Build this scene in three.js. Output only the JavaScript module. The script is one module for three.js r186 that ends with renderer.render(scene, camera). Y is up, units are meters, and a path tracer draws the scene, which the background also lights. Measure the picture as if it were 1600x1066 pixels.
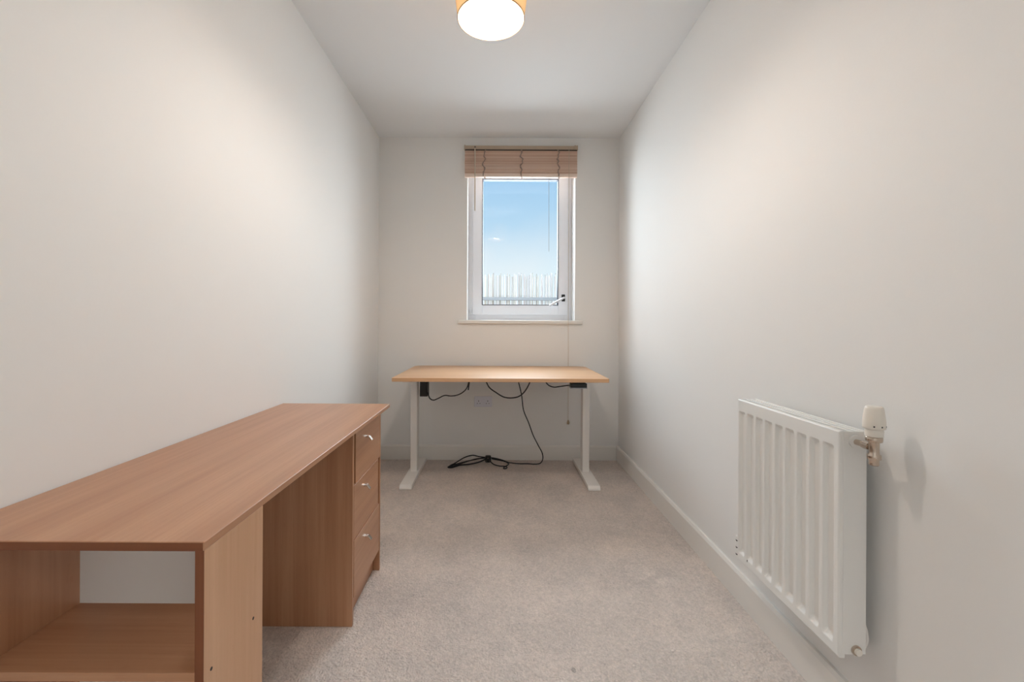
import * as THREE from 'three';
import { RoundedBoxGeometry } from 'three/addons/geometries/RoundedBoxGeometry.js';
import { mergeGeometries } from 'three/addons/utils/BufferGeometryUtils.js';
import { RectAreaLightUniformsLib } from 'three/addons/lights/RectAreaLightUniformsLib.js';

// ------------------------------------------------------------------ renderer, camera, sky, sun, added window fill
const renderer = new THREE.WebGLRenderer({ antialias: true });
renderer.toneMapping = THREE.LinearToneMapping;
renderer.toneMappingExposure = 1.02;
renderer.shadowMap.enabled = true;
RectAreaLightUniformsLib.init();
const scene = new THREE.Scene();
const LIGHTS = [[16, 0.80, 0.92, 1], [1.55, 1, 0.935, 0.87], [48, 0.95, 0.99, 1]];                           // added window fill, pendant lamp, added hallway fill

const FOCAL = 690;                                   // pixels, in a 1600 x 1066 frame
const camera = new THREE.PerspectiveCamera(THREE.MathUtils.radToDeg(2 * Math.atan(533 / FOCAL)), 1600 / 1066, 0.05, 200);
camera.position.set(0, 1.122, 0);
camera.rotation.z = 0.005;
camera.setViewOffset(1600, 1066, 21, 28, 1600, 1066);

const lin = (r, g, b) => [r, g, b].map(c => { c /= 255; return c <= 0.04045 ? c / 12.92 : ((c + 0.055) / 1.055) ** 2.4; });
function rng(seed) { let a = seed >>> 0; return () => { a = (a + 0x6D2B79F5) >>> 0; let t = a; t = Math.imul(t ^ (t >>> 15), t | 1); t ^= t + Math.imul(t ^ (t >>> 7), t | 61); return ((t ^ (t >>> 14)) >>> 0) / 4294967296; }; }
function hash2(ix, iy, s) { let h = Math.imul(ix, 374761393) + Math.imul(iy, 668265263) + Math.imul(s, 974711); h = Math.imul(h ^ (h >>> 13), 1274126177); return ((h ^ (h >>> 16)) >>> 0) / 4294967296; }
function vnoise(x, y, s = 0, px = 1e9, py = 1e9) {   // value noise, periodic in px, py cells
  const x0 = Math.floor(x), y0 = Math.floor(y); let fx = x - x0, fy = y - y0;
  fx = fx * fx * (3 - 2 * fx); fy = fy * fy * (3 - 2 * fy);
  const m = (a, p) => ((a % p) + p) % p;
  const a = hash2(m(x0, px), m(y0, py), s), b = hash2(m(x0 + 1, px), m(y0, py), s), c = hash2(m(x0, px), m(y0 + 1, py), s), d = hash2(m(x0 + 1, px), m(y0 + 1, py), s);
  return (a + (b - a) * fx) * (1 - fy) + (c + (d - c) * fx) * fy;
}

{ // clear sky, paler towards the horizon, with thin wisps
  const W = 1024, H = 512, d = new Float32Array(W * H * 4);
  const stops = [[-90, lin(215, 220, 222)], [0, lin(232, 246, 251)], [7, lin(222, 241, 250)], [12, lin(186, 220, 243)], [19, lin(158, 203, 238)], [40, lin(120, 174, 226)], [90, lin(86, 145, 210)]];
  for (let j = 0; j < H; j++) {
    const e = (j + 0.5) / H * 180 - 90;
    let k = 0; while (k < stops.length - 2 && e > stops[k + 1][0]) k++;
    const t = Math.min(1, Math.max(0, (e - stops[k][0]) / (stops[k + 1][0] - stops[k][0])));
    for (let i = 0; i < W; i++) {
      let n = 0, a = 0.5, fx = 16; for (let o = 0; o < 5; o++) { n += a * vnoise(i / W * fx, j / H * fx * 0.8, 40 + o, fx); a *= 0.5; fx *= 2; }
      const wisp = Math.max(0, n - 0.5) * 2.2 * (e > 0 ? 1 : 0);
      for (let c = 0; c < 3; c++) { const v = stops[k][1][c] + (stops[k + 1][1][c] - stops[k][1][c]) * t; d[(j * W + i) * 4 + c] = v + (0.9 - v) * Math.min(0.6, wisp); }
      d[(j * W + i) * 4 + 3] = 1;
    }
  }
  const sky = new THREE.DataTexture(d, W, H, THREE.RGBAFormat, THREE.FloatType);
  sky.mapping = THREE.EquirectangularReflectionMapping; sky.magFilter = THREE.LinearFilter; sky.minFilter = THREE.LinearFilter; sky.wrapS = THREE.RepeatWrapping; sky.needsUpdate = true;
  scene.background = sky;
}
const sun = new THREE.DirectionalLight(new THREE.Color(1, 0.95, 0.88), 7);
sun.position.set(-4, 9, 6); sun.target.position.set(0, 1, -5); sun.castShadow = true;
Object.assign(sun.shadow.camera, { left: -8, right: 8, top: 8, bottom: -8, near: 0.5, far: 30 }); sun.shadow.mapSize.set(2048, 2048);
scene.add(sun, sun.target);
// area lamp added outside the window to boost the sky light indoors
const windowFill = new THREE.RectAreaLight(new THREE.Color(...LIGHTS[0].slice(1)), LIGHTS[0][0], 1.1, 1.3);
windowFill.position.set(0.1825, 2.15, -4.25); windowFill.lookAt(0.1825, 1.0, -1.5);
scene.add(windowFill);

// ------------------------------------------------------------------ helpers
const taken = new Map();
const numbered = n => { const k = taken.get(n) || 0; taken.set(n, k + 1); return k ? `${n}_${String(k).padStart(3, '0')}` : n; };
const origin = new WeakMap();
function thing(name, label, category, [x, y, z], group) {
  const o = new THREE.Group(); o.name = numbered(name); o.position.set(x, y, z); o.userData = { label, category };
  if (group) o.userData.group = group;
  origin.set(o, o.position); scene.add(o); return o;
}
function part(parent, name, geo, mat, extra) {        // geometry is given in room coordinates
  const g = Array.isArray(geo) ? join(geo) : geo, b = origin.get(parent);
  g.translate(-b.x, -b.y, -b.z);
  const m = new THREE.Mesh(g, mat); m.name = name; m.castShadow = m.receiveShadow = true;
  if (extra) Object.assign(m.userData, extra);
  origin.set(m, b); parent.add(m); return m;
}
function structure(name, geo, mat, label) {
  const m = new THREE.Mesh(Array.isArray(geo) ? join(geo) : geo, mat); m.name = name; m.castShadow = m.receiveShadow = true;
  m.userData = { kind: 'structure', label, category: name.split('_')[0] };
  origin.set(m, new THREE.Vector3()); scene.add(m); return m;
}
function join(list) { return mergeGeometries(list.map(g => { const n = g.index ? g.toNonIndexed() : g; for (const k of Object.keys(n.attributes)) if (!['position', 'normal', 'uv'].includes(k)) n.deleteAttribute(k); return n; })); }
function box(x0, x1, y0, y1, z0, z1, r = 0) {
  const w = Math.abs(x1 - x0), h = Math.abs(y1 - y0), d = Math.abs(z1 - z0);
  const g = r > 0 ? new RoundedBoxGeometry(w, h, d, 2, Math.min(r, w * 0.49, h * 0.49, d * 0.49)) : new THREE.BoxGeometry(w, h, d);
  return g.translate((x0 + x1) / 2, (y0 + y1) / 2, (z0 + z1) / 2);
}
function metricUV(g, grain = 'z', ou = 0, ov = 0) {   // uv in metres; v runs along the grain
  const n = g.index ? g.toNonIndexed() : g, p = n.attributes.position, m = n.attributes.normal, uv = new Float32Array(p.count * 2);
  const ax = { x: 0, y: 1, z: 2 }[grain];
  for (let i = 0; i < p.count; i += 3) {
    const a = [0, 0, 0]; for (let k = 0; k < 3; k++) { a[0] += Math.abs(m.getX(i + k)); a[1] += Math.abs(m.getY(i + k)); a[2] += Math.abs(m.getZ(i + k)); }
    const dom = a.indexOf(Math.max(...a)), rest = [0, 1, 2].filter(q => q !== dom);
    const va = rest.includes(ax) ? ax : rest[1], ua = rest.find(q => q !== va);
    for (let k = 0; k < 3; k++) { const c = [p.getX(i + k), p.getY(i + k), p.getZ(i + k)]; uv[(i + k) * 2] = c[ua] + ou; uv[(i + k) * 2 + 1] = c[va] + ov; }
  }
  n.setAttribute('uv', new THREE.BufferAttribute(uv, 2)); return n;
}
function tube(points, r, seg = 60, sides = 8) { return new THREE.TubeGeometry(new THREE.CatmullRomCurve3(points.map(p => new THREE.Vector3(...p)), false, 'centripetal'), seg, r, sides, false); }
function rod(a, b, r, sides = 16, r2 = r) {
  const A = new THREE.Vector3(...a), B = new THREE.Vector3(...b), g = new THREE.CylinderGeometry(r2, r, A.distanceTo(B), sides);
  g.applyQuaternion(new THREE.Quaternion().setFromUnitVectors(new THREE.Vector3(0, 1, 0), B.clone().sub(A).normalize()));
  return g.translate((A.x + B.x) / 2, (A.y + B.y) / 2, (A.z + B.z) / 2);
}
function dataTex(W, H, fn, srgb = true) {
  const d = new Uint8Array(W * H * 4);
  for (let j = 0; j < H; j++) for (let i = 0; i < W; i++) { const c = fn(i, j), k = (j * W + i) * 4; d[k] = Math.max(0, Math.min(255, c[0])); d[k + 1] = Math.max(0, Math.min(255, c[1])); d[k + 2] = Math.max(0, Math.min(255, c[2])); d[k + 3] = 255; }
  const t = new THREE.DataTexture(d, W, H, THREE.RGBAFormat); t.wrapS = t.wrapT = THREE.RepeatWrapping; t.magFilter = THREE.LinearFilter; t.minFilter = THREE.LinearMipmapLinearFilter; t.generateMipmaps = true;
  if (srgb) t.colorSpace = THREE.SRGBColorSpace; t.needsUpdate = true; return t;
}
const std = (o) => new THREE.MeshStandardMaterial(o);

// ------------------------------------------------------------------ materials
function woodTex(base, dark, seed, contrast) {        // 0.64 m across the grain, 1.6 m along it
  return dataTex(512, 1024, (i, j) => {
    const u = i / 512, v = j / 1024;
    const bend = vnoise(u * 4, v * 3, seed, 4, 3) * 0.03;
    const w = u + bend;
    let s = 0.42 * vnoise(w * 14, v * 2, seed + 1, 14, 2) + 0.33 * vnoise(w * 48, v * 3, seed + 2, 48, 3) + 0.25 * vnoise(w * 150, v * 9, seed + 3, 150, 9);
    const pore = vnoise(u * 256, v * 60, seed + 4, 256, 60) > 0.86 ? 0.10 : 0;
    s = Math.min(1, Math.max(0, 0.5 + (s - 0.5) * contrast + pore));
    return [0, 1, 2].map(c => base[c] + (dark[c] - base[c]) * s);
  });
}
const tCherry = woodTex([200, 151, 115], [170, 117, 81], 11, 1.05); tCherry.repeat.set(1 / 0.64, 1 / 1.6);
const tLit = woodTex([221, 180, 147], [198, 152, 117], 61, 1.1); tLit.repeat.set(1 / 0.64, 1 / 1.6);  // cherry tones raised to hold the light on the near shelf panel
const tBeech = woodTex([224, 184, 145], [203, 156, 114], 31, 1.2); tBeech.repeat.set(1 / 0.64, 1 / 1.6);
const tBlind = woodTex([250, 229, 214], [232, 203, 185], 51, 1.5); tBlind.repeat.set(1 / 0.2, 1 / 0.9);
const tFine = dataTex(256, 256, (i, j) => { const v = 255 * (0.5 * vnoise(i / 4, j / 4, 71, 64, 64) + 0.3 * vnoise(i / 8, j / 8, 72, 32, 32) + 0.2 * vnoise(i / 2, j / 2, 73, 128, 128)); return [v, v, v]; }, false);
const wallBump = tFine.clone(); wallBump.repeat.set(3, 3); wallBump.needsUpdate = true;
const pileBump = tFine.clone(); pileBump.repeat.set(3.2, 3.2); pileBump.needsUpdate = true;
const M = {
  wall: std({ color: 0xf2f0ed, roughness: 0.75, bumpMap: wallBump, bumpScale: 0.00012 }),
  ceiling: std({ color: 0xf0f0f0, roughness: 0.9 }),
  gloss: std({ color: 0xf0ece6, roughness: 0.35 }),
  upvc: std({ color: 0xf3f4f9, roughness: 0.3 }),
  gasket: std({ color: 0x3a3b48, roughness: 0.6 }),
  glass: new THREE.MeshPhysicalMaterial({ color: 0xffffff, transmission: 1, thickness: 0, roughness: 0, ior: 1.45, specularIntensity: 0.2 }),
  cherry: new THREE.MeshPhysicalMaterial({ map: tCherry, roughness: 0.45, clearcoat: 0.5, clearcoatRoughness: 0.3 }),
  cherryLit: std({ map: tLit, roughness: 0.45 }),  // lighter cherry copy: the shelf panel's brighter lighting is in its colour
  cherryShade: std({ map: tCherry, color: 0xb08f78, roughness: 0.5 }),  // darkened cherry: shade on the viewer-facing edges is in the colour
  cherryEdge: std({ map: tCherry, color: 0xe6d3c2, roughness: 0.5 }),
  beech: std({ map: tBeech, roughness: 0.36 }),
  beechEdge: std({ map: tBeech, color: 0xeacba8, roughness: 0.45 }),
  white: std({ color: 0xf3eee8, roughness: 0.4 }),
  black: std({ color: 0x101114, roughness: 0.45 }),
  cable: std({ color: 0x17171a, roughness: 0.5 }),
  rad: std({ color: 0xf2f0ec, roughness: 0.32 }),
  dark: std({ color: 0x3b342e, roughness: 0.7 }),
  chrome: std({ color: 0xd8d2cb, roughness: 0.22, metalness: 1 }),
  nickel: std({ color: 0xcabbad, roughness: 0.2, metalness: 1 }),
  satin: std({ color: 0xdcdbe0, roughness: 0.35, metalness: 0.85 }),
  cream: std({ color: 0xf3ece1, roughness: 0.35 }),
  blind: [std({ map: tBlind, roughness: 0.5 }), std({ map: tBlind, color: 0xefe3da, roughness: 0.5 }), std({ map: tBlind, color: 0xe2d0c4, roughness: 0.5 })],
  headrail: std({ color: 0xb7a48f, roughness: 0.55 }),
  ladder: std({ color: 0xa48f82, roughness: 0.9 }),
  cord: std({ color: 0xcfc0ae, roughness: 0.9 }),
  socket: std({ color: 0xe6e6ee, roughness: 0.3 }),
};

// ------------------------------------------------------------------ room shell
const XL = -0.989, XR = 0.989, ZB = -3.632, ZF = 0.4, CE = 2.647, HZ = 1.7;      // HZ: end of the hallway outside the open door
const WX0 = -0.261, WX1 = 0.626, WY0 = 1.146, WY1 = 2.46, WT = 0.32;
{
  const tCarpet = dataTex(1024, 2048, (i, j) => {
    const x = i / 1024 * 2 - 1, z = j / 2048 * 4.7 - 3.7;                    // metres on the floor
    let n = 0.5 * vnoise(x * 5 + 50, z * 5 + 50, 81) + 0.3 * vnoise(x * 13 + 50, z * 11 + 50, 82) + 0.2 * vnoise(x * 34 + 90, z * 30 + 90, 83);
    const pile = vnoise(i / 1.6, j / 1.6, 84) - 0.5, tuft = vnoise(i / 5, j / 4, 85) - 0.5;
    let k = 1 + (n - 0.5) * 0.13 + pile * 0.12 + tuft * 0.06;
    const d1 = Math.hypot((x - 0.64) / 0.075, (z + 2.0) / 0.07) + 0.5 * vnoise(x * 40 + 9, z * 40 + 9, 86);   // pale scuffs by the right wall
    if (d1 < 1.1) k += 0.045;
    const d2 = Math.hypot((x - 0.74) / 0.06, (z + 1.93) / 0.03) + 0.5 * vnoise(x * 40 + 9, z * 40 + 9, 87);
    if (d2 < 1.1) k += 0.04;
    const d3 = Math.hypot((x - 0.247) / 0.008, (z + 1.43) / 0.013) + 0.6 * vnoise(x * 90 + 9, z * 90 + 9, 88);  // small dark spot
    if (d3 < 1.1) k -= 0.18;
    if (vnoise(i / 7, j / 6, 89) > 0.965) k -= 0.12;                          // crumbs and flecks
    const warm = (n - 0.5) * 3;
    return [216 * k + warm, 203 * k, 194 * k - warm];
  });
  const fg = metricUV(box(XL - 0.2, XR + 0.2, -0.2, 0, ZB - 0.32, HZ + 0.2), 'z');
  const uv = fg.attributes.uv, uv2 = new Float32Array(uv.count * 2);
  for (let i = 0; i < uv.count; i++) { uv2[i * 2] = (uv.getX(i) + 1) / 2; uv2[i * 2 + 1] = (uv.getY(i) + 3.7) / 4.7; }
  fg.setAttribute('uv1', new THREE.BufferAttribute(uv2, 2)); tCarpet.channel = 1;
  structure('floor', fg, std({ map: tCarpet, roughness: 1, bumpMap: pileBump, bumpScale: 0.006 }), 'worn grey-beige carpet over the whole floor');
}
structure('ceiling', metricUV(box(XL - 0.2, XR + 0.2, CE, CE + 0.2, ZB - WT, HZ + 0.2)), M.ceiling, 'plain white ceiling');
structure('wall_left', metricUV(box(XL - 0.2, XL, 0, CE, ZB - WT, HZ + 0.2)), M.wall, 'plain off-white wall behind the long wooden desk');
structure('wall_right', metricUV(box(XR, XR + 0.2, 0, CE, ZB - WT, HZ + 0.2)), M.wall, 'plain off-white wall with the radiator');
{
  const s = new THREE.Shape([[XL, 0], [-0.42, 0], [-0.42, 2.02], [0.42, 2.02], [0.42, 0], [XR, 0], [XR, CE], [XL, CE]].map(p => new THREE.Vector2(...p)));
  structure('wall_front', metricUV(new THREE.ExtrudeGeometry(s, { depth: 0.12, bevelEnabled: false }).translate(0, 0, ZF)), M.wall, 'off-white wall with the open doorway facing the window');
  structure('trim_2', [box(-0.49, -0.42, 0, 2.09, ZF - 0.015, ZF, 0.003), box(0.42, 0.49, 0, 2.09, ZF - 0.015, ZF, 0.003), box(-0.42, 0.42, 2.02, 2.09, ZF - 0.015, ZF, 0.003)], M.gloss, 'white door architrave');
  structure('wall_hallway', metricUV(box(XL, XR, 0, CE, HZ, HZ + 0.2)), M.wall, 'off-white hallway wall outside the door');
}
{
  const s = new THREE.Shape([[XL, 0], [XR, 0], [XR, CE], [XL, CE]].map(p => new THREE.Vector2(...p)));
  s.holes.push(new THREE.Path([[WX0, WY0 - 0.03], [WX0, WY1], [WX1, WY1], [WX1, WY0 - 0.03]].map(p => new THREE.Vector2(...p))));
  const g = new THREE.ExtrudeGeometry(s, { depth: WT, bevelEnabled: false }).translate(0, 0, ZB - WT);
  structure('wall_back', metricUV(g), M.wall, 'off-white end wall around the window');
}
const skirt = (side) => {                              // 120 mm board with a chamfered top
  const s = new THREE.Shape([[0, 0], [0.016, 0], [0.016, 0.108], [0.010, 0.12], [0, 0.12]].map(p => new THREE.Vector2(...p)));
  const len = side === 'back' ? XR - XL - 0.034 : ZF - ZB;
  const g = new THREE.ExtrudeGeometry(s, { depth: len, bevelEnabled: false });
  if (side === 'back') return g.rotateY(-Math.PI / 2).translate(XR - 0.017, 0, ZB);
  if (side === 'left') return g.translate(XL, 0, ZB);
  return g.scale(-1, 1, 1).translate(XR, 0, ZB);
};
function flip(g) { const n = g.index ? g.toNonIndexed() : g; const p = n.attributes.position; for (let i = 0; i < p.count; i += 3) { const a = [p.getX(i), p.getY(i), p.getZ(i)]; p.setXYZ(i, p.getX(i + 1), p.getY(i + 1), p.getZ(i + 1)); p.setXYZ(i + 1, ...a); } n.computeVertexNormals(); return n; }
structure('baseboard_left', skirt('left'), M.gloss, 'white skirting board along the left wall');
structure('baseboard_right', flip(skirt('right')), M.gloss, 'white skirting board under the radiator');
{ const g = skirt('back').toNonIndexed(); g.computeVertexNormals(); structure('baseboard_back', g, M.gloss, 'white skirting board behind the white-legged desk'); }

// ------------------------------------------------------------------ window
{
  const z0 = -3.88, zf = -3.81, zs = -3.795;            // outer face, frame face, sash face
  const w = new THREE.Group(); w.name = 'window_1'; w.userData = { kind: 'structure', label: 'white plastic tilt window with one clear pane', category: 'window' }; origin.set(w, w.position); scene.add(w);
  const ring = (x0, x1, y0, y1, l, r, b, t, za, zb, rad) => [box(x0, x0 + l, y0, y1, za, zb, rad), box(x1 - r, x1, y0, y1, za, zb, rad), box(x0 + l, x1 - r, y0, y0 + b, za, zb, rad), box(x0 + l, x1 - r, y1 - t, y1, za, zb, rad)];
  part(w, 'frame', ring(WX0, WX1, WY0, WY1, 0.06, 0.06, 0.06, 0.06, z0, zf, 0.003), M.upvc);
  const sash = part(w, 'sash', ring(-0.226, 0.593, 1.192, 2.446, 0.0835, 0.083, 0.086, 0.086, -3.848, zs, 0.005), M.upvc);
  part(sash, 'gasket', ring(-0.1445, 0.512, 1.276, 2.362, 0.006, 0.006, 0.006, 0.006, -3.849, -3.7945, 0), M.gasket);
  part(sash, 'glass_pane', box(-0.1385, 0.506, 1.282, 2.356, -3.836, -3.832), M.glass);
  const rose = part(w, 'handle', box(0.540, 0.570, 1.311, 1.371, zs - 0.001, zs + 0.008, 0.004), M.black, { label: 'dark oval handle plate' });
  part(rose, 'lever', [rod([0.556, 1.341, zs + 0.006], [0.556, 1.341, zs + 0.042], 0.009), (() => { const g = new RoundedBoxGeometry(0.142, 0.017, 0.014, 3, 0.006); g.rotateZ(Math.atan2(0.065, 0.116)); return g.translate(0.494, 1.306, zs + 0.04); })()], M.satin, { label: 'pale lever turned down to the left' });
  part(w, 'hinge_cover', [box(-0.246, -0.230, 1.196, 1.246, zf - 0.002, zf + 0.014, 0.004), rod([-0.238, 1.20, zf + 0.01], [-0.238, 1.214, zf + 0.01], 0.010)], M.upvc);
  structure('trim_1', [box(WX0, WX1, WY0 - 0.03, WY0, -3.885, ZB, 0), box(-0.336, 0.689, WY0 - 0.03, WY0, ZB, ZB + 0.025, 0.006)], M.gloss, 'white window sill board');
}

// ------------------------------------------------------------------ outdoors: terrace and reed screen
structure('ground', metricUV(box(-6, 6, -0.3, -0.1, -14, ZB - WT)), std({ color: 0xbdb6ac, roughness: 0.9 }), 'pale terrace paving outside the window');
{
  const t = thing('reed_screen', 'pale reed screen with a grey rail beyond the window glass', 'fence', [0.2, -0.1, -5.3]);
  const R = rng(7), n = 330, g = new THREE.CylinderGeometry(0.0048, 0.0056, 1.8, 6).translate(0, 0.9, 0);
  const mesh = new THREE.InstancedMesh(g, std({ color: 0xffffff, roughness: 0.8 }), n); mesh.name = 'reeds'; mesh.userData = { kind: 'stuff' }; mesh.castShadow = mesh.receiveShadow = true;
  const m = new THREE.Matrix4(), q = new THREE.Quaternion(), e = new THREE.Euler(), c = new THREE.Color();
  for (let i = 0; i < n; i++) {
    e.set((R() - 0.5) * 0.012, R() * 6, (R() - 0.5) * 0.03); q.setFromEuler(e);
    m.compose(new THREE.Vector3(-2 + i * 4 / n + (R() - 0.5) * 0.008, 0, (R() - 0.5) * 0.02), q, new THREE.Vector3(0.8 + R() * 0.5, 0.985 + R() * 0.03, 1)); mesh.setMatrixAt(i, m);
    const k = 0.5 + R() * 0.45; c.setRGB(k, k * (0.9 + R() * 0.05), k * (0.78 + R() * 0.12)); mesh.setColorAt(i, c);
  }
  t.add(mesh);
  const grey = std({ color: 0x9c9d9e, roughness: 0.7 });
  part(t, 'rail', box(-1.8, 2.2, 1.393, 1.43, -5.27, -5.24, 0.004), grey);
  part(t, 'rail', box(-1.8, 2.2, 0.3, 0.337, -5.27, -5.24, 0.004), grey);
  for (const x of [-1.7, 0.86, 2.1]) part(t, 'post', box(x, x + 0.05, -0.1, 1.43, -5.40, -5.35, 0.003), grey);
}

// ------------------------------------------------------------------ wooden venetian blind, drawn up
{
  const t = thing('venetian_blind', 'brown wooden venetian blind gathered up above the window', 'blind', [0.1765, 2.312, -3.605]);
  const x0 = -0.281, x1 = 0.634, R = rng(21);
  const head = part(t, 'headrail', box(x0, x1, 2.535, 2.565, -3.631, -3.588, 0.003), M.headrail);
  part(head, 'end_bracket', box(x0 - 0.004, x0 + 0.006, 2.532, 2.568, -3.632, -3.584, 0.002), M.headrail);
  part(head, 'end_bracket', box(x1 - 0.006, x1 + 0.004, 2.532, 2.568, -3.632, -3.584, 0.002), M.headrail);
  part(head, 'cord_lock', rod([0.616, 2.553, -3.589], [0.616, 2.553, -3.580], 0.014, 20), M.headrail);
  part(head, 'gap_shade', box(x0, x1, 2.529, 2.535, -3.622, -3.592), M.dark, { label: 'dark strip for the shaded gap under the headrail' });  // dark colour stands in for the shade between headrail and slats
  const slat = metricUV(box(x0, x1, -0.0013, 0.0013, -0.0125, 0.0125, 0.001), 'x');
  for (let i = 0; i < 56; i++) {
    const m = new THREE.Mesh(slat, M.blind[Math.floor(R() * 3)]); m.name = 'slat'; m.castShadow = m.receiveShadow = true;
    m.position.set(-0.1765 + (R() - 0.5) * 0.003, 2.3445 - 2.312 + i * 0.00327, -0.001 + (R() - 0.5) * 0.0035); m.rotation.x = (R() - 0.5) * 0.03; t.add(m);
  }
  part(t, 'bottom_rail', metricUV(box(x0, x1, 2.312, 2.342, -3.619, -3.592, 0.003), 'x'), M.blind[0]);
  for (const cx of [-0.122, 0.180, 0.482]) {
    const pts = []; for (let k = 0; k <= 12; k++) pts.push([cx + (R() - 0.5) * 0.022, 2.53 - k * 0.0178, -3.5885 + (R() - 0.5) * 0.003]);
    part(t, 'ladder_cord', [tube(pts, 0.0042, 60, 6), tube(pts.map(p => [p[0] + (R() - 0.5) * 0.016, p[1], p[2] - 0.001]), 0.003, 60, 6)], M.ladder);
    part(t, 'cord_button', new THREE.SphereGeometry(0.006, 12, 8).translate(cx + 0.004, 2.309, -3.604), M.ladder);
  }
  const wand = part(t, 'tilt_wand', rod([-0.198, 2.545, -3.578], [-0.196, 2.032, -3.578], 0.0045, 10), M.cord);
  part(wand, 'wand_hook', rod([-0.198, 2.555, -3.59], [-0.198, 2.54, -3.576], 0.006, 10), M.dark);
  part(t, 'tilt_cord', rod([0.405, 2.312, -3.60], [0.408, 1.709, -3.60], 0.0014, 6), M.ladder);
  const pull = part(t, 'pull_cord', tube([[0.565, 2.53, -3.584], [0.566, 2.3, -3.586], [0.568, 1.2, -3.600], [0.570, 0.9, -3.602], [0.572, 0.335, -3.604]], 0.0017, 40, 6), M.cord);
  part(pull, 'cord_acorn', new THREE.LatheGeometry([[0, 0], [0.008, 0.001], [0.011, 0.010], [0.009, 0.024], [0.004, 0.036], [0, 0.037]].map(p => new THREE.Vector2(...p)), 16).translate(0.572, 0.298, -3.604), std({ color: 0xb8a083, roughness: 0.5 }));
}

// ------------------------------------------------------------------ long wooden desk with shelf end and drawer pedestal
{
  const t = thing('writing_desk', 'long brown wooden desk with drawers and open shelf end along the left wall', 'desk', [-0.735, 0, -1.375]);
  const H = 0.7495, TH = 0.0155, xr = -0.4955, xl = -0.986, zn = -0.7455, zf = -2.0255;
  const top = part(t, 'top', metricUV(box(xl, xr, H - TH, H, zf, zn, 0.0022), 'z', 0.1), M.cherry);
  part(top, 'edge_shade', metricUV(box(xl, xr - 0.0018, H - TH + 0.0002, H - 0.0012, zn - 0.001, zn + 0.0008, 0.0004), 'x'), M.cherryShade, { label: 'end edge darkened to carry its shade' });  // thin strip with the end edge's shade painted in
  const U = H - TH;
  // open shelf end nearest the camera
  const sp = part(t, 'side_panel', metricUV(box(xr - 0.0155, xr - 0.0005, 0, U, -0.934, zn - 0.002, 0.0012), 'y', 0.31), M.cherryLit, { label: 'right panel of the open shelf end' });  // lit tone painted into this panel's wood
  for (const z of [-0.898, -0.767]) part(sp, 'screw_hole', rod([xr - 0.003, 0.519, z], [xr - 0.0001, 0.519, z], 0.0032, 10), M.dark);
  part(t, 'side_panel', metricUV(box(-0.897, -0.882, 0, U, -0.934, zn - 0.001, 0.0012), 'y', 0.05), M.cherry);
  for (const y of [0.511, 0.27, 0.03]) part(t, 'shelf', metricUV(box(-0.882, xr - 0.0155, y, y + 0.015, -0.934, zn - 0.002, 0.0012), 'x', y), M.cherry);
  part(sp, 'edge_shade', metricUV(box(xr - 0.0155, xr - 0.0005, 0, U, zn - 0.002, zn - 0.0005, 0.0005), 'y'), M.cherryShade, { label: 'front edge darkened to carry its shade' });  // thin strip with the front edge's shade painted in
  // drawer pedestal at the far end
  const px = -0.534, pb = -0.965, pz0 = -1.626, pz1 = -2.0115;
  part(t, 'pedestal_side', metricUV(box(pb, px, 0, U, pz0 - 0.0145, pz0, 0.0012), 'y', 0.2), M.cherry, { label: 'pedestal side facing the knee space' });
  part(t, 'pedestal_side', metricUV(box(pb, px, 0, U, pz1, pz1 + 0.0145, 0.0012), 'y', 0.43), M.cherry);
  part(t, 'pedestal_back', metricUV(box(pb, pb + 0.006, 0.03, U, pz1 + 0.0145, pz0 - 0.0145), 'y'), M.cherry);
  part(t, 'plinth', metricUV(box(px - 0.045, px - 0.030, 0, 0.085, pz1 + 0.0145, pz0 - 0.0145), 'z'), M.cherry);
  part(t, 'pedestal_base', metricUV(box(pb + 0.006, px - 0.02, 0.085, 0.098, pz1 + 0.0145, pz0 - 0.0145), 'z'), M.cherry);
  const a = pz0 - 0.0145, b = pz1 + 0.0145;
  const fronts = [[0.5155, U - 0.004, a - 0.020, b + 0.001, 0.654, -1.792, 0.0], [0.3125, 0.5135, a - 0.0015, b + 0.025, 0.464, -1.770, 0.0], [0.098, 0.3075, a - 0.002, b + 0.010, 0.254, -1.785, 0.001]];
  fronts.forEach(([y0, y1, za, zb, hy, hz, out], i) => {
    const d = part(t, 'drawer', metricUV(box(px - 0.016 + out, px + out, y0, y1, zb, za, 0.0012), 'z', 0.13 * i, 0.21 * i), M.cherry);
    part(d, 'drawer_box', metricUV(box(pb + 0.05, px - 0.016, y0 + 0.02, y1 - 0.03, b + 0.030, a - 0.026), 'z'), M.cherryEdge);
    const s = new THREE.Shape(); s.moveTo(0, 0.003); s.lineTo(0.012, 0.004); s.lineTo(0.024, -0.011); s.lineTo(0.0215, -0.013); s.lineTo(0.011, 0.0005); s.lineTo(0, -0.0005); s.closePath();
    const k = new THREE.ExtrudeGeometry(s, { depth: 0.016, bevelEnabled: true, bevelSize: 0.0008, bevelThickness: 0.0008, bevelSegments: 1 }).translate(px + out, hy + 0.004, hz - 0.008);
    part(d, 'pull_handle', k, M.chrome, { label: 'small bent chrome pull' });
  });
}

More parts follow.
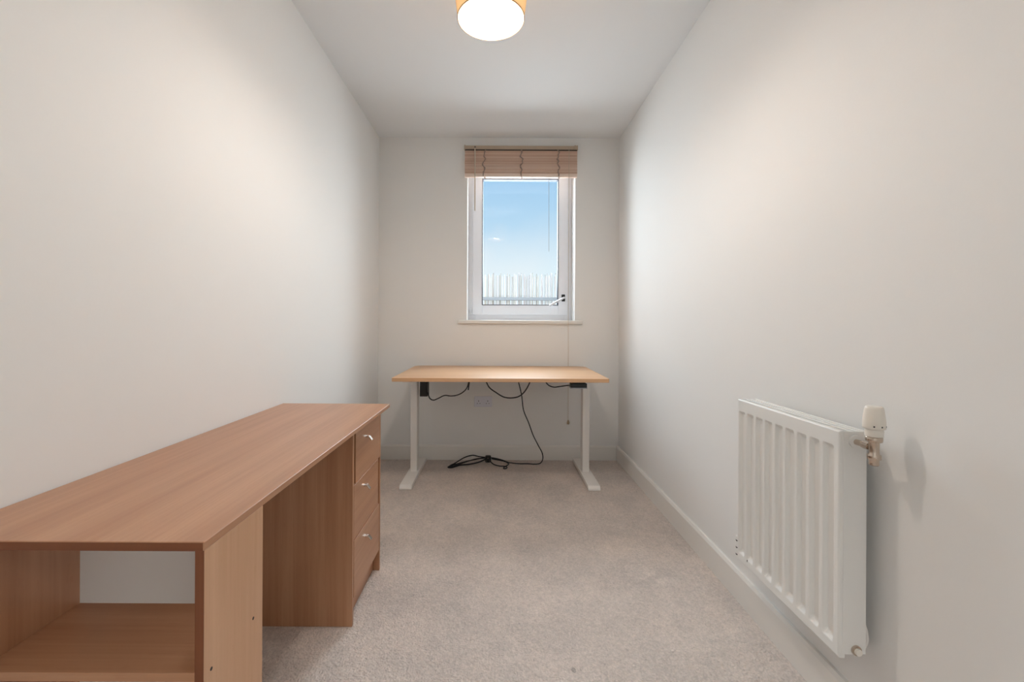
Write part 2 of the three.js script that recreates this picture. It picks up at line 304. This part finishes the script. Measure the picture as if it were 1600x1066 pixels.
// ------------------------------------------------------------------ height-adjustable desk under the window
{
  const t = thing('standing_desk', 'pale wood topped desk on white metal legs under the window', 'desk', [0.014, 0, -3.27]);
  const x0 = -0.672, x1 = 0.700, zf = -2.776, zb = -3.592, H = 0.774, TH = 0.024;
  const r1 = 0.012, r2 = 0.07, s = new THREE.Shape();   // drawn with y = -z
  s.moveTo(x0 + r1, -zf); s.lineTo(x1 - r1, -zf); s.quadraticCurveTo(x1, -zf, x1, -zf + r1);
  s.lineTo(x1, -zb - r2); s.absarc(x1 - r2, -zb - r2, r2, 0, Math.PI / 2, false);
  s.lineTo(x0 + r2, -zb); s.absarc(x0 + r2, -zb - r2, r2, Math.PI / 2, Math.PI, false);
  s.lineTo(x0, -zf + r1); s.quadraticCurveTo(x0, -zf, x0 + r1, -zf);
  const e = 0.0015;
  const g = new THREE.ExtrudeGeometry(s, { depth: TH - 2 * e, bevelEnabled: true, bevelSize: e, bevelOffset: -e, bevelThickness: e, bevelSegments: 2, curveSegments: 14 });
  g.rotateX(-Math.PI / 2).translate(0, H - TH + e, 0);
  part(t, 'top', metricUV(g, 'x', 0.3), M.beech);
  const U = H - TH, zc = -3.285;
  for (const [a, b, fa, fb] of [[-0.644, -0.595, -0.661, -0.578], [0.621, 0.672, 0.607, 0.690]]) {
    const c = part(t, 'leg', box(a, b, 0.026, 0.70, zc - 0.0385, zc + 0.0385, 0.004), M.white);
    part(c, 'inner_column', box(a + 0.004, b - 0.004, 0.69, U - 0.03, zc - 0.034, zc + 0.034, 0.003), M.white);
    const p = new THREE.Shape([[0, 0.004], [0.619, 0.004], [0.619, 0.018], [0.610, 0.028], [0.016, 0.028], [0.002, 0.012]].map(q => new THREE.Vector2(...q)));
    const f = new THREE.ExtrudeGeometry(p, { depth: fb - fa - 0.004, bevelEnabled: true, bevelSize: 0.002, bevelThickness: 0.002, bevelSegments: 2 }).rotateY(Math.PI / 2).translate(fa + 0.002, 0, -2.961);
    const foot = part(t, 'foot', f, M.white);
    for (const z of [-3.0, -3.54]) part(foot, 'foot_pad', rod([(fa + fb) / 2, 0, z], [(fa + fb) / 2, 0.006, z], 0.018), M.black);
    part(t, 'support_arm', box(a - 0.006, b + 0.006, U - 0.034, U, -3.53, -2.98, 0.004), M.white);
  }
  part(t, 'crossbar', box(-0.60, 0.626, U - 0.035, U - 0.003, zc - 0.03, zc + 0.03, 0.003), M.white);
  part(t, 'control_box', box(-0.564, -0.508, 0.591, U - 0.001, -3.25, -3.17, 0.005), M.black, { label: 'black box hanging beside the left leg' });
  const kp = part(t, 'keypad', box(0.460, 0.562, 0.7145, 0.742, -2.86, -2.792, 0.004), M.black, { label: 'black height keypad under the front edge' });
  part(kp, 'keypad_bracket', box(0.458, 0.564, 0.7085, 0.7145, -2.87, -2.796, 0.002), std({ color: 0xa9a9ad, roughness: 0.4 }));
  part(kp, 'keypad_mount', box(0.47, 0.552, 0.742, U, -2.86, -2.80), M.black);
  const z = -3.15;
  part(t, 'under_cable', tube([[-0.51, 0.62, -3.19], [-0.5, 0.606, -3.16], [-0.486, 0.581, z], [-0.463, 0.570, z], [-0.431, 0.581, z], [-0.381, 0.604, z], [-0.340, 0.600, z], [-0.299, 0.605, z], [-0.258, 0.623, z], [-0.226, 0.655, z], [-0.212, 0.696, z], [-0.208, 0.749, z]], 0.0042), M.cable);
  part(t, 'cable_strap', box(-0.2055, -0.1965, 0.642, U, z - 0.004, z + 0.004, 0.002).applyMatrix4(new THREE.Matrix4().makeTranslation(-0.2, 0.75, 0).multiply(new THREE.Matrix4().makeRotationZ(-0.12)).multiply(new THREE.Matrix4().makeTranslation(0.2, -0.75, 0))), M.cable);
  part(t, 'under_cable', tube([[-0.10, 0.749, z], [-0.085, 0.702, z], [-0.062, 0.661, z], [-0.016, 0.627, z], [0.039, 0.595, z], [0.089, 0.588, z], [0.144, 0.598, z], [0.185, 0.630, z], [0.226, 0.703, z], [0.236, 0.749, z]], 0.0045), M.cable);
  part(t, 'under_cable', tube([[0.300, 0.749, z], [0.335, 0.708, z], [0.358, 0.681, z], [0.395, 0.667, z], [0.441, 0.672, z], [0.482, 0.686, z + 0.05], [0.500, 0.715, -2.9], [0.505, 0.725, -2.855]], 0.0040), M.cable);
}
{
  const t = thing('power_cable', 'black mains cable trailing from the desk to a coiled bundle on the carpet', 'cable', [0.0, 0, -3.5]);
  part(t, 'lead', tube([[0.135, 0.748, -3.18], [0.146, 0.701, -3.2], [0.172, 0.592, -3.24], [0.189, 0.476, -3.28], [0.230, 0.373, -3.32], [0.267, 0.271, -3.36], [0.310, 0.182, -3.4], [0.345, 0.110, -3.44], [0.352, 0.050, -3.475], [0.335, 0.012, -3.5], [0.293, 0.005, -3.50], [0.243, 0.005, -3.51], [0.165, 0.005, -3.51], [0.085, 0.010, -3.52]], 0.0040, 140), M.cable);
  const y = 0.006;
  part(t, 'coil', [
    tube([[0.085, 0.010, -3.52], [0.02, 0.030, -3.53], [-0.05, 0.042, -3.535], [-0.13, 0.040, -3.53], [-0.22, 0.028, -3.51], [-0.31, 0.016, -3.47], [-0.375, 0.008, -3.43], [-0.385, y, -3.41], [-0.36, y, -3.405], [-0.30, 0.010, -3.45], [-0.22, 0.012, -3.47], [-0.15, 0.022, -3.49], [-0.09, 0.040, -3.52]], 0.0055, 140),
    tube([[-0.09, 0.046, -3.53], [-0.15, 0.052, -3.535], [-0.20, 0.062, -3.535], [-0.26, 0.050, -3.525], [-0.34, 0.020, -3.46], [-0.372, 0.012, -3.425], [-0.355, 0.011, -3.41], [-0.27, 0.020, -3.48], [-0.18, 0.036, -3.52], [-0.09, 0.044, -3.53]], 0.0048, 120),
    tube([[-0.07, 0.030, -3.52], [-0.035, 0.010, -3.48], [0.01, y, -3.45], [0.055, y, -3.44], [0.07, 0.007, -3.42], [0.065, y, -3.39], [0.048, y, -3.385], [0.045, y, -3.41], [0.07, 0.012, -3.44], [0.085, 0.010, -3.49], [0.06, 0.017, -3.52], [-0.05, 0.036, -3.53]], 0.0045, 120)], M.cable);
  const plug = part(t, 'plug', box(-0.102, -0.054, 0.008, 0.062, -3.555, -3.515, 0.012), M.black);
  part(plug, 'pin', [box(-0.082, -0.074, 0.048, 0.052, -3.515, -3.497), box(-0.094, -0.088, 0.026, 0.030, -3.515, -3.499), box(-0.068, -0.062, 0.026, 0.030, -3.515, -3.499)], M.nickel);
}

// ------------------------------------------------------------------ double wall socket
{
  const t = thing('wall_socket', 'white double power socket on the wall below the desk top', 'socket', [-0.123, 0.4335, -3.632]);
  const plate = part(t, 'plate', box(-0.196, -0.050, 0.4335, 0.5195, -3.632, -3.622, 0.003), M.socket);
  for (const cx of [-0.160, -0.086]) {
    part(plate, 'outlet', [box(cx - 0.0022, cx + 0.0022, 0.476, 0.488, -3.6225, -3.6215), box(cx - 0.0145, cx - 0.0075, 0.460, 0.464, -3.6225, -3.6215), box(cx + 0.0075, cx + 0.0145, 0.460, 0.464, -3.6225, -3.6215)], M.dark);
  }
  for (const cx of [-0.134, -0.112]) part(plate, 'switch', box(cx - 0.006, cx + 0.006, 0.485, 0.507, -3.6225, -3.6185, 0.001), M.socket);
}

// ------------------------------------------------------------------ radiator
{
  const zn = -1.1446, zf = -1.632, xf = 0.885, xb = 0.9555, y0 = 0.258, y1 = 0.847;
  const t = thing('radiator', 'white fluted panel radiator on the right wall', 'radiator', [0.92, 0.25, -1.39]);
  const sm = (x) => { x = Math.min(1, Math.max(0, x)); return x * x * (3 - 2 * x); };
  const L = zn - zf, centres = [...Array(9)].map((_, i) => -1.6035 + 0.0525 * i);
  const zs = new Set(), ys = new Set();
  for (const c of centres) for (const s of [-1, 1]) for (let k = 0; k <= 6; k++) zs.add(c + s * (0.0125 + 0.0085 * k / 6));
  for (let k = 0; k <= 4; k++) { zs.add(zf + 0.005 * k / 4); zs.add(zn - 0.005 * k / 4); ys.add(y0 + 0.005 * k / 4); ys.add(y1 - 0.005 * k / 4); }
  for (let k = 0; k <= 6; k++) { ys.add(0.283 + 0.020 * k / 6); ys.add(0.807 - 0.016 * k / 6); }
  ys.add(0.4); ys.add(0.54); ys.add(0.68);
  const Z = [...zs].sort((a, b) => a - b), Y = [...ys].sort((a, b) => a - b);
  Z.unshift(zf); Z.push(zn); Y.unshift(y0); Y.push(y1);
  const pos = [], idx = [];
  Z.forEach((z, i) => Y.forEach((y, j) => {
    let d = 0; for (const c of centres) d = Math.max(d, sm((0.021 - Math.abs(z - c)) / 0.0085) * sm((y - 0.283) / 0.020) * sm((0.807 - y) / 0.016));
    let dep = 0.0125 * d;
    const ed = Math.min(z - zf, zn - z, y - y0, y1 - y); if (ed < 0.005) { const q = 1 - ed / 0.005; dep += 0.005 * (1 - Math.sqrt(Math.max(0, 1 - q * q))); }
    if (i === 0 || j === 0 || i === Z.length - 1 || j === Y.length - 1) dep = 0.016;
    pos.push(xf + dep, y, z);
  }));
  const nY = Y.length;
  for (let i = 0; i < Z.length - 1; i++) for (let j = 0; j < nY - 1; j++) { const a = i * nY + j, b = a + 1, c = a + nY, d = c + 1; idx.push(a, c, b, b, c, d); }
  const g = new THREE.BufferGeometry(); g.setAttribute('position', new THREE.Float32BufferAttribute(pos, 3)); g.setIndex(idx); g.computeVertexNormals();
  if (g.attributes.normal.getX(Math.floor(Z.length / 2) * nY + 5) > 0) { g.setIndex(idx.map((_, k) => idx[k - k % 3 + [0, 2, 1][k % 3]])); g.computeVertexNormals(); }
  g.setAttribute('uv', new THREE.Float32BufferAttribute(new Float32Array(pos.length / 3 * 2), 2));
  const panel = part(t, 'front_panel', g, M.rad);
  part(panel, 'paint_chip', [box(0.8842, 0.8862, 0.279, 0.287, -1.566, -1.5635, 0.0008)], M.dark);
  part(t, 'panel_back', box(xf + 0.0145, xf + 0.018, y0 + 0.004, y1 - 0.004, zf + 0.003, zn - 0.003), M.rad);
  part(t, 'rear_panel', box(xb - 0.012, xb, y0 + 0.006, y1 - 0.004, zf + 0.003, zn - 0.003, 0.003), M.rad);
  part(t, 'end_cover', box(xf + 0.010, xb, y0 + 0.010, y1 - 0.001, zn - 0.003, zn + 0.0012, 0.001), M.rad);
  part(t, 'end_cover', box(xf + 0.010, xb, y0 + 0.010, y1 - 0.001, zf - 0.0012, zf + 0.003, 0.001), M.rad);
  const grille = [box(xf + 0.012, xf + 0.020, y1 - 0.006, y1, zf, zn, 0.0015), box(xb - 0.008, xb, y1 - 0.006, y1, zf, zn, 0.0015), box(xf + 0.030, xf + 0.038, y1 - 0.007, y1 - 0.001, zf, zn, 0.0015), box(xf + 0.047, xf + 0.055, y1 - 0.007, y1 - 0.001, zf, zn, 0.0015)];
  for (let k = 1; k < 8; k++) grille.push(box(xf + 0.018, xb - 0.006, y1 - 0.009, y1 - 0.003, zf + L * k / 8 - 0.003, zf + L * k / 8 + 0.003));
  part(t, 'top_grille', grille, M.rad);
  part(t, 'convector_fins', [...Array(22)].map((_, k) => box(xf + 0.018, xb - 0.012, y0 + 0.05, y1 - 0.03, zf + 0.02 + k * 0.0205, zf + 0.022 + k * 0.0205)), M.rad, { kind: 'stuff' });
  for (const z of [zf + 0.08, zn - 0.08]) part(t, 'bracket', box(xb, XR, 0.35, 0.76, z - 0.015, z + 0.015), M.rad);
  // thermostatic valve at the top near corner
  const vz = -1.085, vx = 0.924, lathe = (p, n = 28) => new THREE.LatheGeometry(p.map(q => new THREE.Vector2(...q)), n).translate(vx, 0, vz);
  const valve = part(t, 'valve_body', [lathe([[0, 0.777], [0.0094, 0.777], [0.0105, 0.780], [0.0105, 0.792], [0.0144, 0.793], [0.0144, 0.803], [0.0113, 0.805], [0.0105, 0.812], [0.0113, 0.834], [0.0168, 0.836], [0.0175, 0.840], [0.0175, 0.846], [0.0148, 0.849], [0, 0.849]]), rod([vx, 0.820, vz - 0.010], [vx, 0.820, zn - 0.002], 0.0072), rod([vx, 0.820, vz - 0.012], [vx, 0.820, vz - 0.030], 0.0105, 6)], M.nickel, { label: 'tarnished nickel valve body' });
  part(valve, 'valve_collar', rod([vx, 0.820, zn + 0.0012], [vx, 0.820, zn + 0.006], 0.0165, 24), M.rad);
  const head = part(t, 'thermostat_head', lathe([[0.0140, 0.848], [0.0183, 0.849], [0.0191, 0.862], [0.0175, 0.865], [0.0175, 0.867], [0.0222, 0.868], [0.0232, 0.872], [0.0230, 0.884], [0.0211, 0.902], [0.0191, 0.916], [0.0175, 0.921], [0.0152, 0.9225], [0, 0.9225]]), M.cream, { label: 'cream thermostat head' });
  for (const a of [-0.7, 0.0, 0.7]) part(head, 'setting_mark', box(-0.0016, 0.0016, 0.8735, 0.8770, 0.0218, 0.0234).applyMatrix4(new THREE.Matrix4().makeTranslation(vx, 0, vz).multiply(new THREE.Matrix4().makeRotationY(a))), M.dark);
  const plug = part(t, 'blanking_plug', rod([0.929, 0.280, zn + 0.0012], [0.929, 0.280, zn + 0.006], 0.0125, 24), M.nickel);
  part(plug, 'plug_cap', rod([0.930, 0.279, zn + 0.006], [0.930, 0.279, zn + 0.012], 0.0085, 20), M.cream);
  part(t, 'air_hose', tube([[0.950, 0.360, -1.17], [0.962, 0.340, -1.165], [0.968, 0.315, -1.16], [0.9685, 0.290, -1.16], [0.963, 0.268, -1.165], [0.950, 0.255, -1.17]], 0.006, 40), M.white, { label: 'white curved pipe behind the near end' });
  const lock = part(t, 'lockshield_valve', [rod([0.916, 0.285, zf], [0.916, 0.285, zf - 0.05], 0.008), rod([0.916, 0.240, zf - 0.045], [0.916, 0.318, zf - 0.045], 0.0095, 20), rod([0.916, 0.285, zf - 0.045], [XR, 0.285, zf - 0.045], 0.007)], M.rad);
  for (const y of [0.302, 0.276, 0.250]) part(lock, 'valve_ring', rod([0.916, y - 0.002, zf - 0.045], [0.916, y + 0.002, zf - 0.045], 0.0100, 20), M.dark);
}

// ------------------------------------------------------------------ pendant lamp and added hallway fill
{
  const t = thing('added_hall_light', 'added square ceiling light filling the room from the unseen hallway', 'lamp', [0, CE, 1.15]);  // unseen lamp added behind the camera as soft fill
  part(t, 'housing', box(-0.19, 0.19, CE - 0.05, CE, 0.96, 1.34, 0.006), M.white);
  part(t, 'diffuser', box(-0.175, 0.175, CE - 0.06, CE - 0.049, 0.975, 1.325, 0.003), std({ color: 0xffffff, roughness: 0.6, emissive: new THREE.Color(0.95, 0.98, 1.0), emissiveIntensity: 1.5 }));
  const hall = new THREE.RectAreaLight(new THREE.Color(...LIGHTS[2].slice(1)), LIGHTS[2][0], 0.35, 0.35); hall.name = 'hall_fill';
  hall.position.set(0, -0.065, 0); hall.rotation.x = -Math.PI / 2; t.add(hall);
}
{
  const cx = -0.034, cz = -1.65, yb = 2.258, yt = 2.452, rb = 0.124, rt = 0.148;
  const t = thing('pendant_lamp', 'lit pendant lamp with a cream drum shade hanging from the ceiling', 'lamp', [cx, CE, cz]);
  const fabric = new THREE.MeshPhysicalMaterial({ color: new THREE.Color(0.95, 0.62, 0.30), roughness: 1, transmission: 0.022, thickness: 0, side: THREE.DoubleSide });
  const lathe = (p, n = 64) => new THREE.LatheGeometry(p.map(q => new THREE.Vector2(...q)), n).translate(cx, 0, cz);
  const shade = part(t, 'shade', lathe([[rb, yb], [rb + (rt - rb) * 0.5, (yb + yt) / 2], [rt, yt]]), fabric);
  const band = std({ color: 0xb08a6c, roughness: 0.8 });
  for (const [r, y] of [[rb, yb], [rt, yt]]) part(shade, 'rim', new THREE.TorusGeometry(r, 0.0022, 8, 72).rotateX(Math.PI / 2).translate(cx, y, cz), band);
  part(shade, 'seam', box(cx + 0.004, cx + 0.0055, yb + 0.002, yb + 0.02, cz - rb + 0.001, cz - rb + 0.0025), band);
  const hub = part(t, 'lamp_holder', [rod([cx, 2.395, cz], [cx, 2.47, cz], 0.018, 20), ...[0, 1, 2].map(k => { const a = k * 2.094; return rod([cx, 2.44, cz], [cx + Math.cos(a) * rt * 0.995, 2.449, cz + Math.sin(a) * rt * 0.995], 0.0018, 6); })], M.white);
  part(t, 'flex', rod([cx, 2.47, cz], [cx, CE - 0.02, cz], 0.003, 8), M.white);
  part(t, 'ceiling_rose', lathe([[0, CE - 0.028], [0.012, CE - 0.027], [0.038, CE - 0.014], [0.042, CE]], 32), M.white);
  const glow = std({ color: 0xfff4e0, roughness: 0.4, emissive: new THREE.Color(1, 0.86, 0.66), emissiveIntensity: 6 });
  const bulb = part(t, 'light_bulb', lathe([[0, 2.250], [0.008, 2.2515], [0.0165, 2.257], [0.021, 2.268], [0.0215, 2.30], [0.0215, 2.37], [0.018, 2.395]], 28), glow);
  const lamp = new THREE.PointLight(new THREE.Color(...LIGHTS[1].slice(1)), LIGHTS[1][0]); lamp.name = 'lamp_light';
  lamp.position.set(0, 2.30 - CE, 0); lamp.castShadow = true; lamp.shadow.radius = 2; lamp.shadow.mapSize.set(1024, 1024); lamp.shadow.bias = -0.002; t.add(lamp);
}

renderer.render(scene, camera);
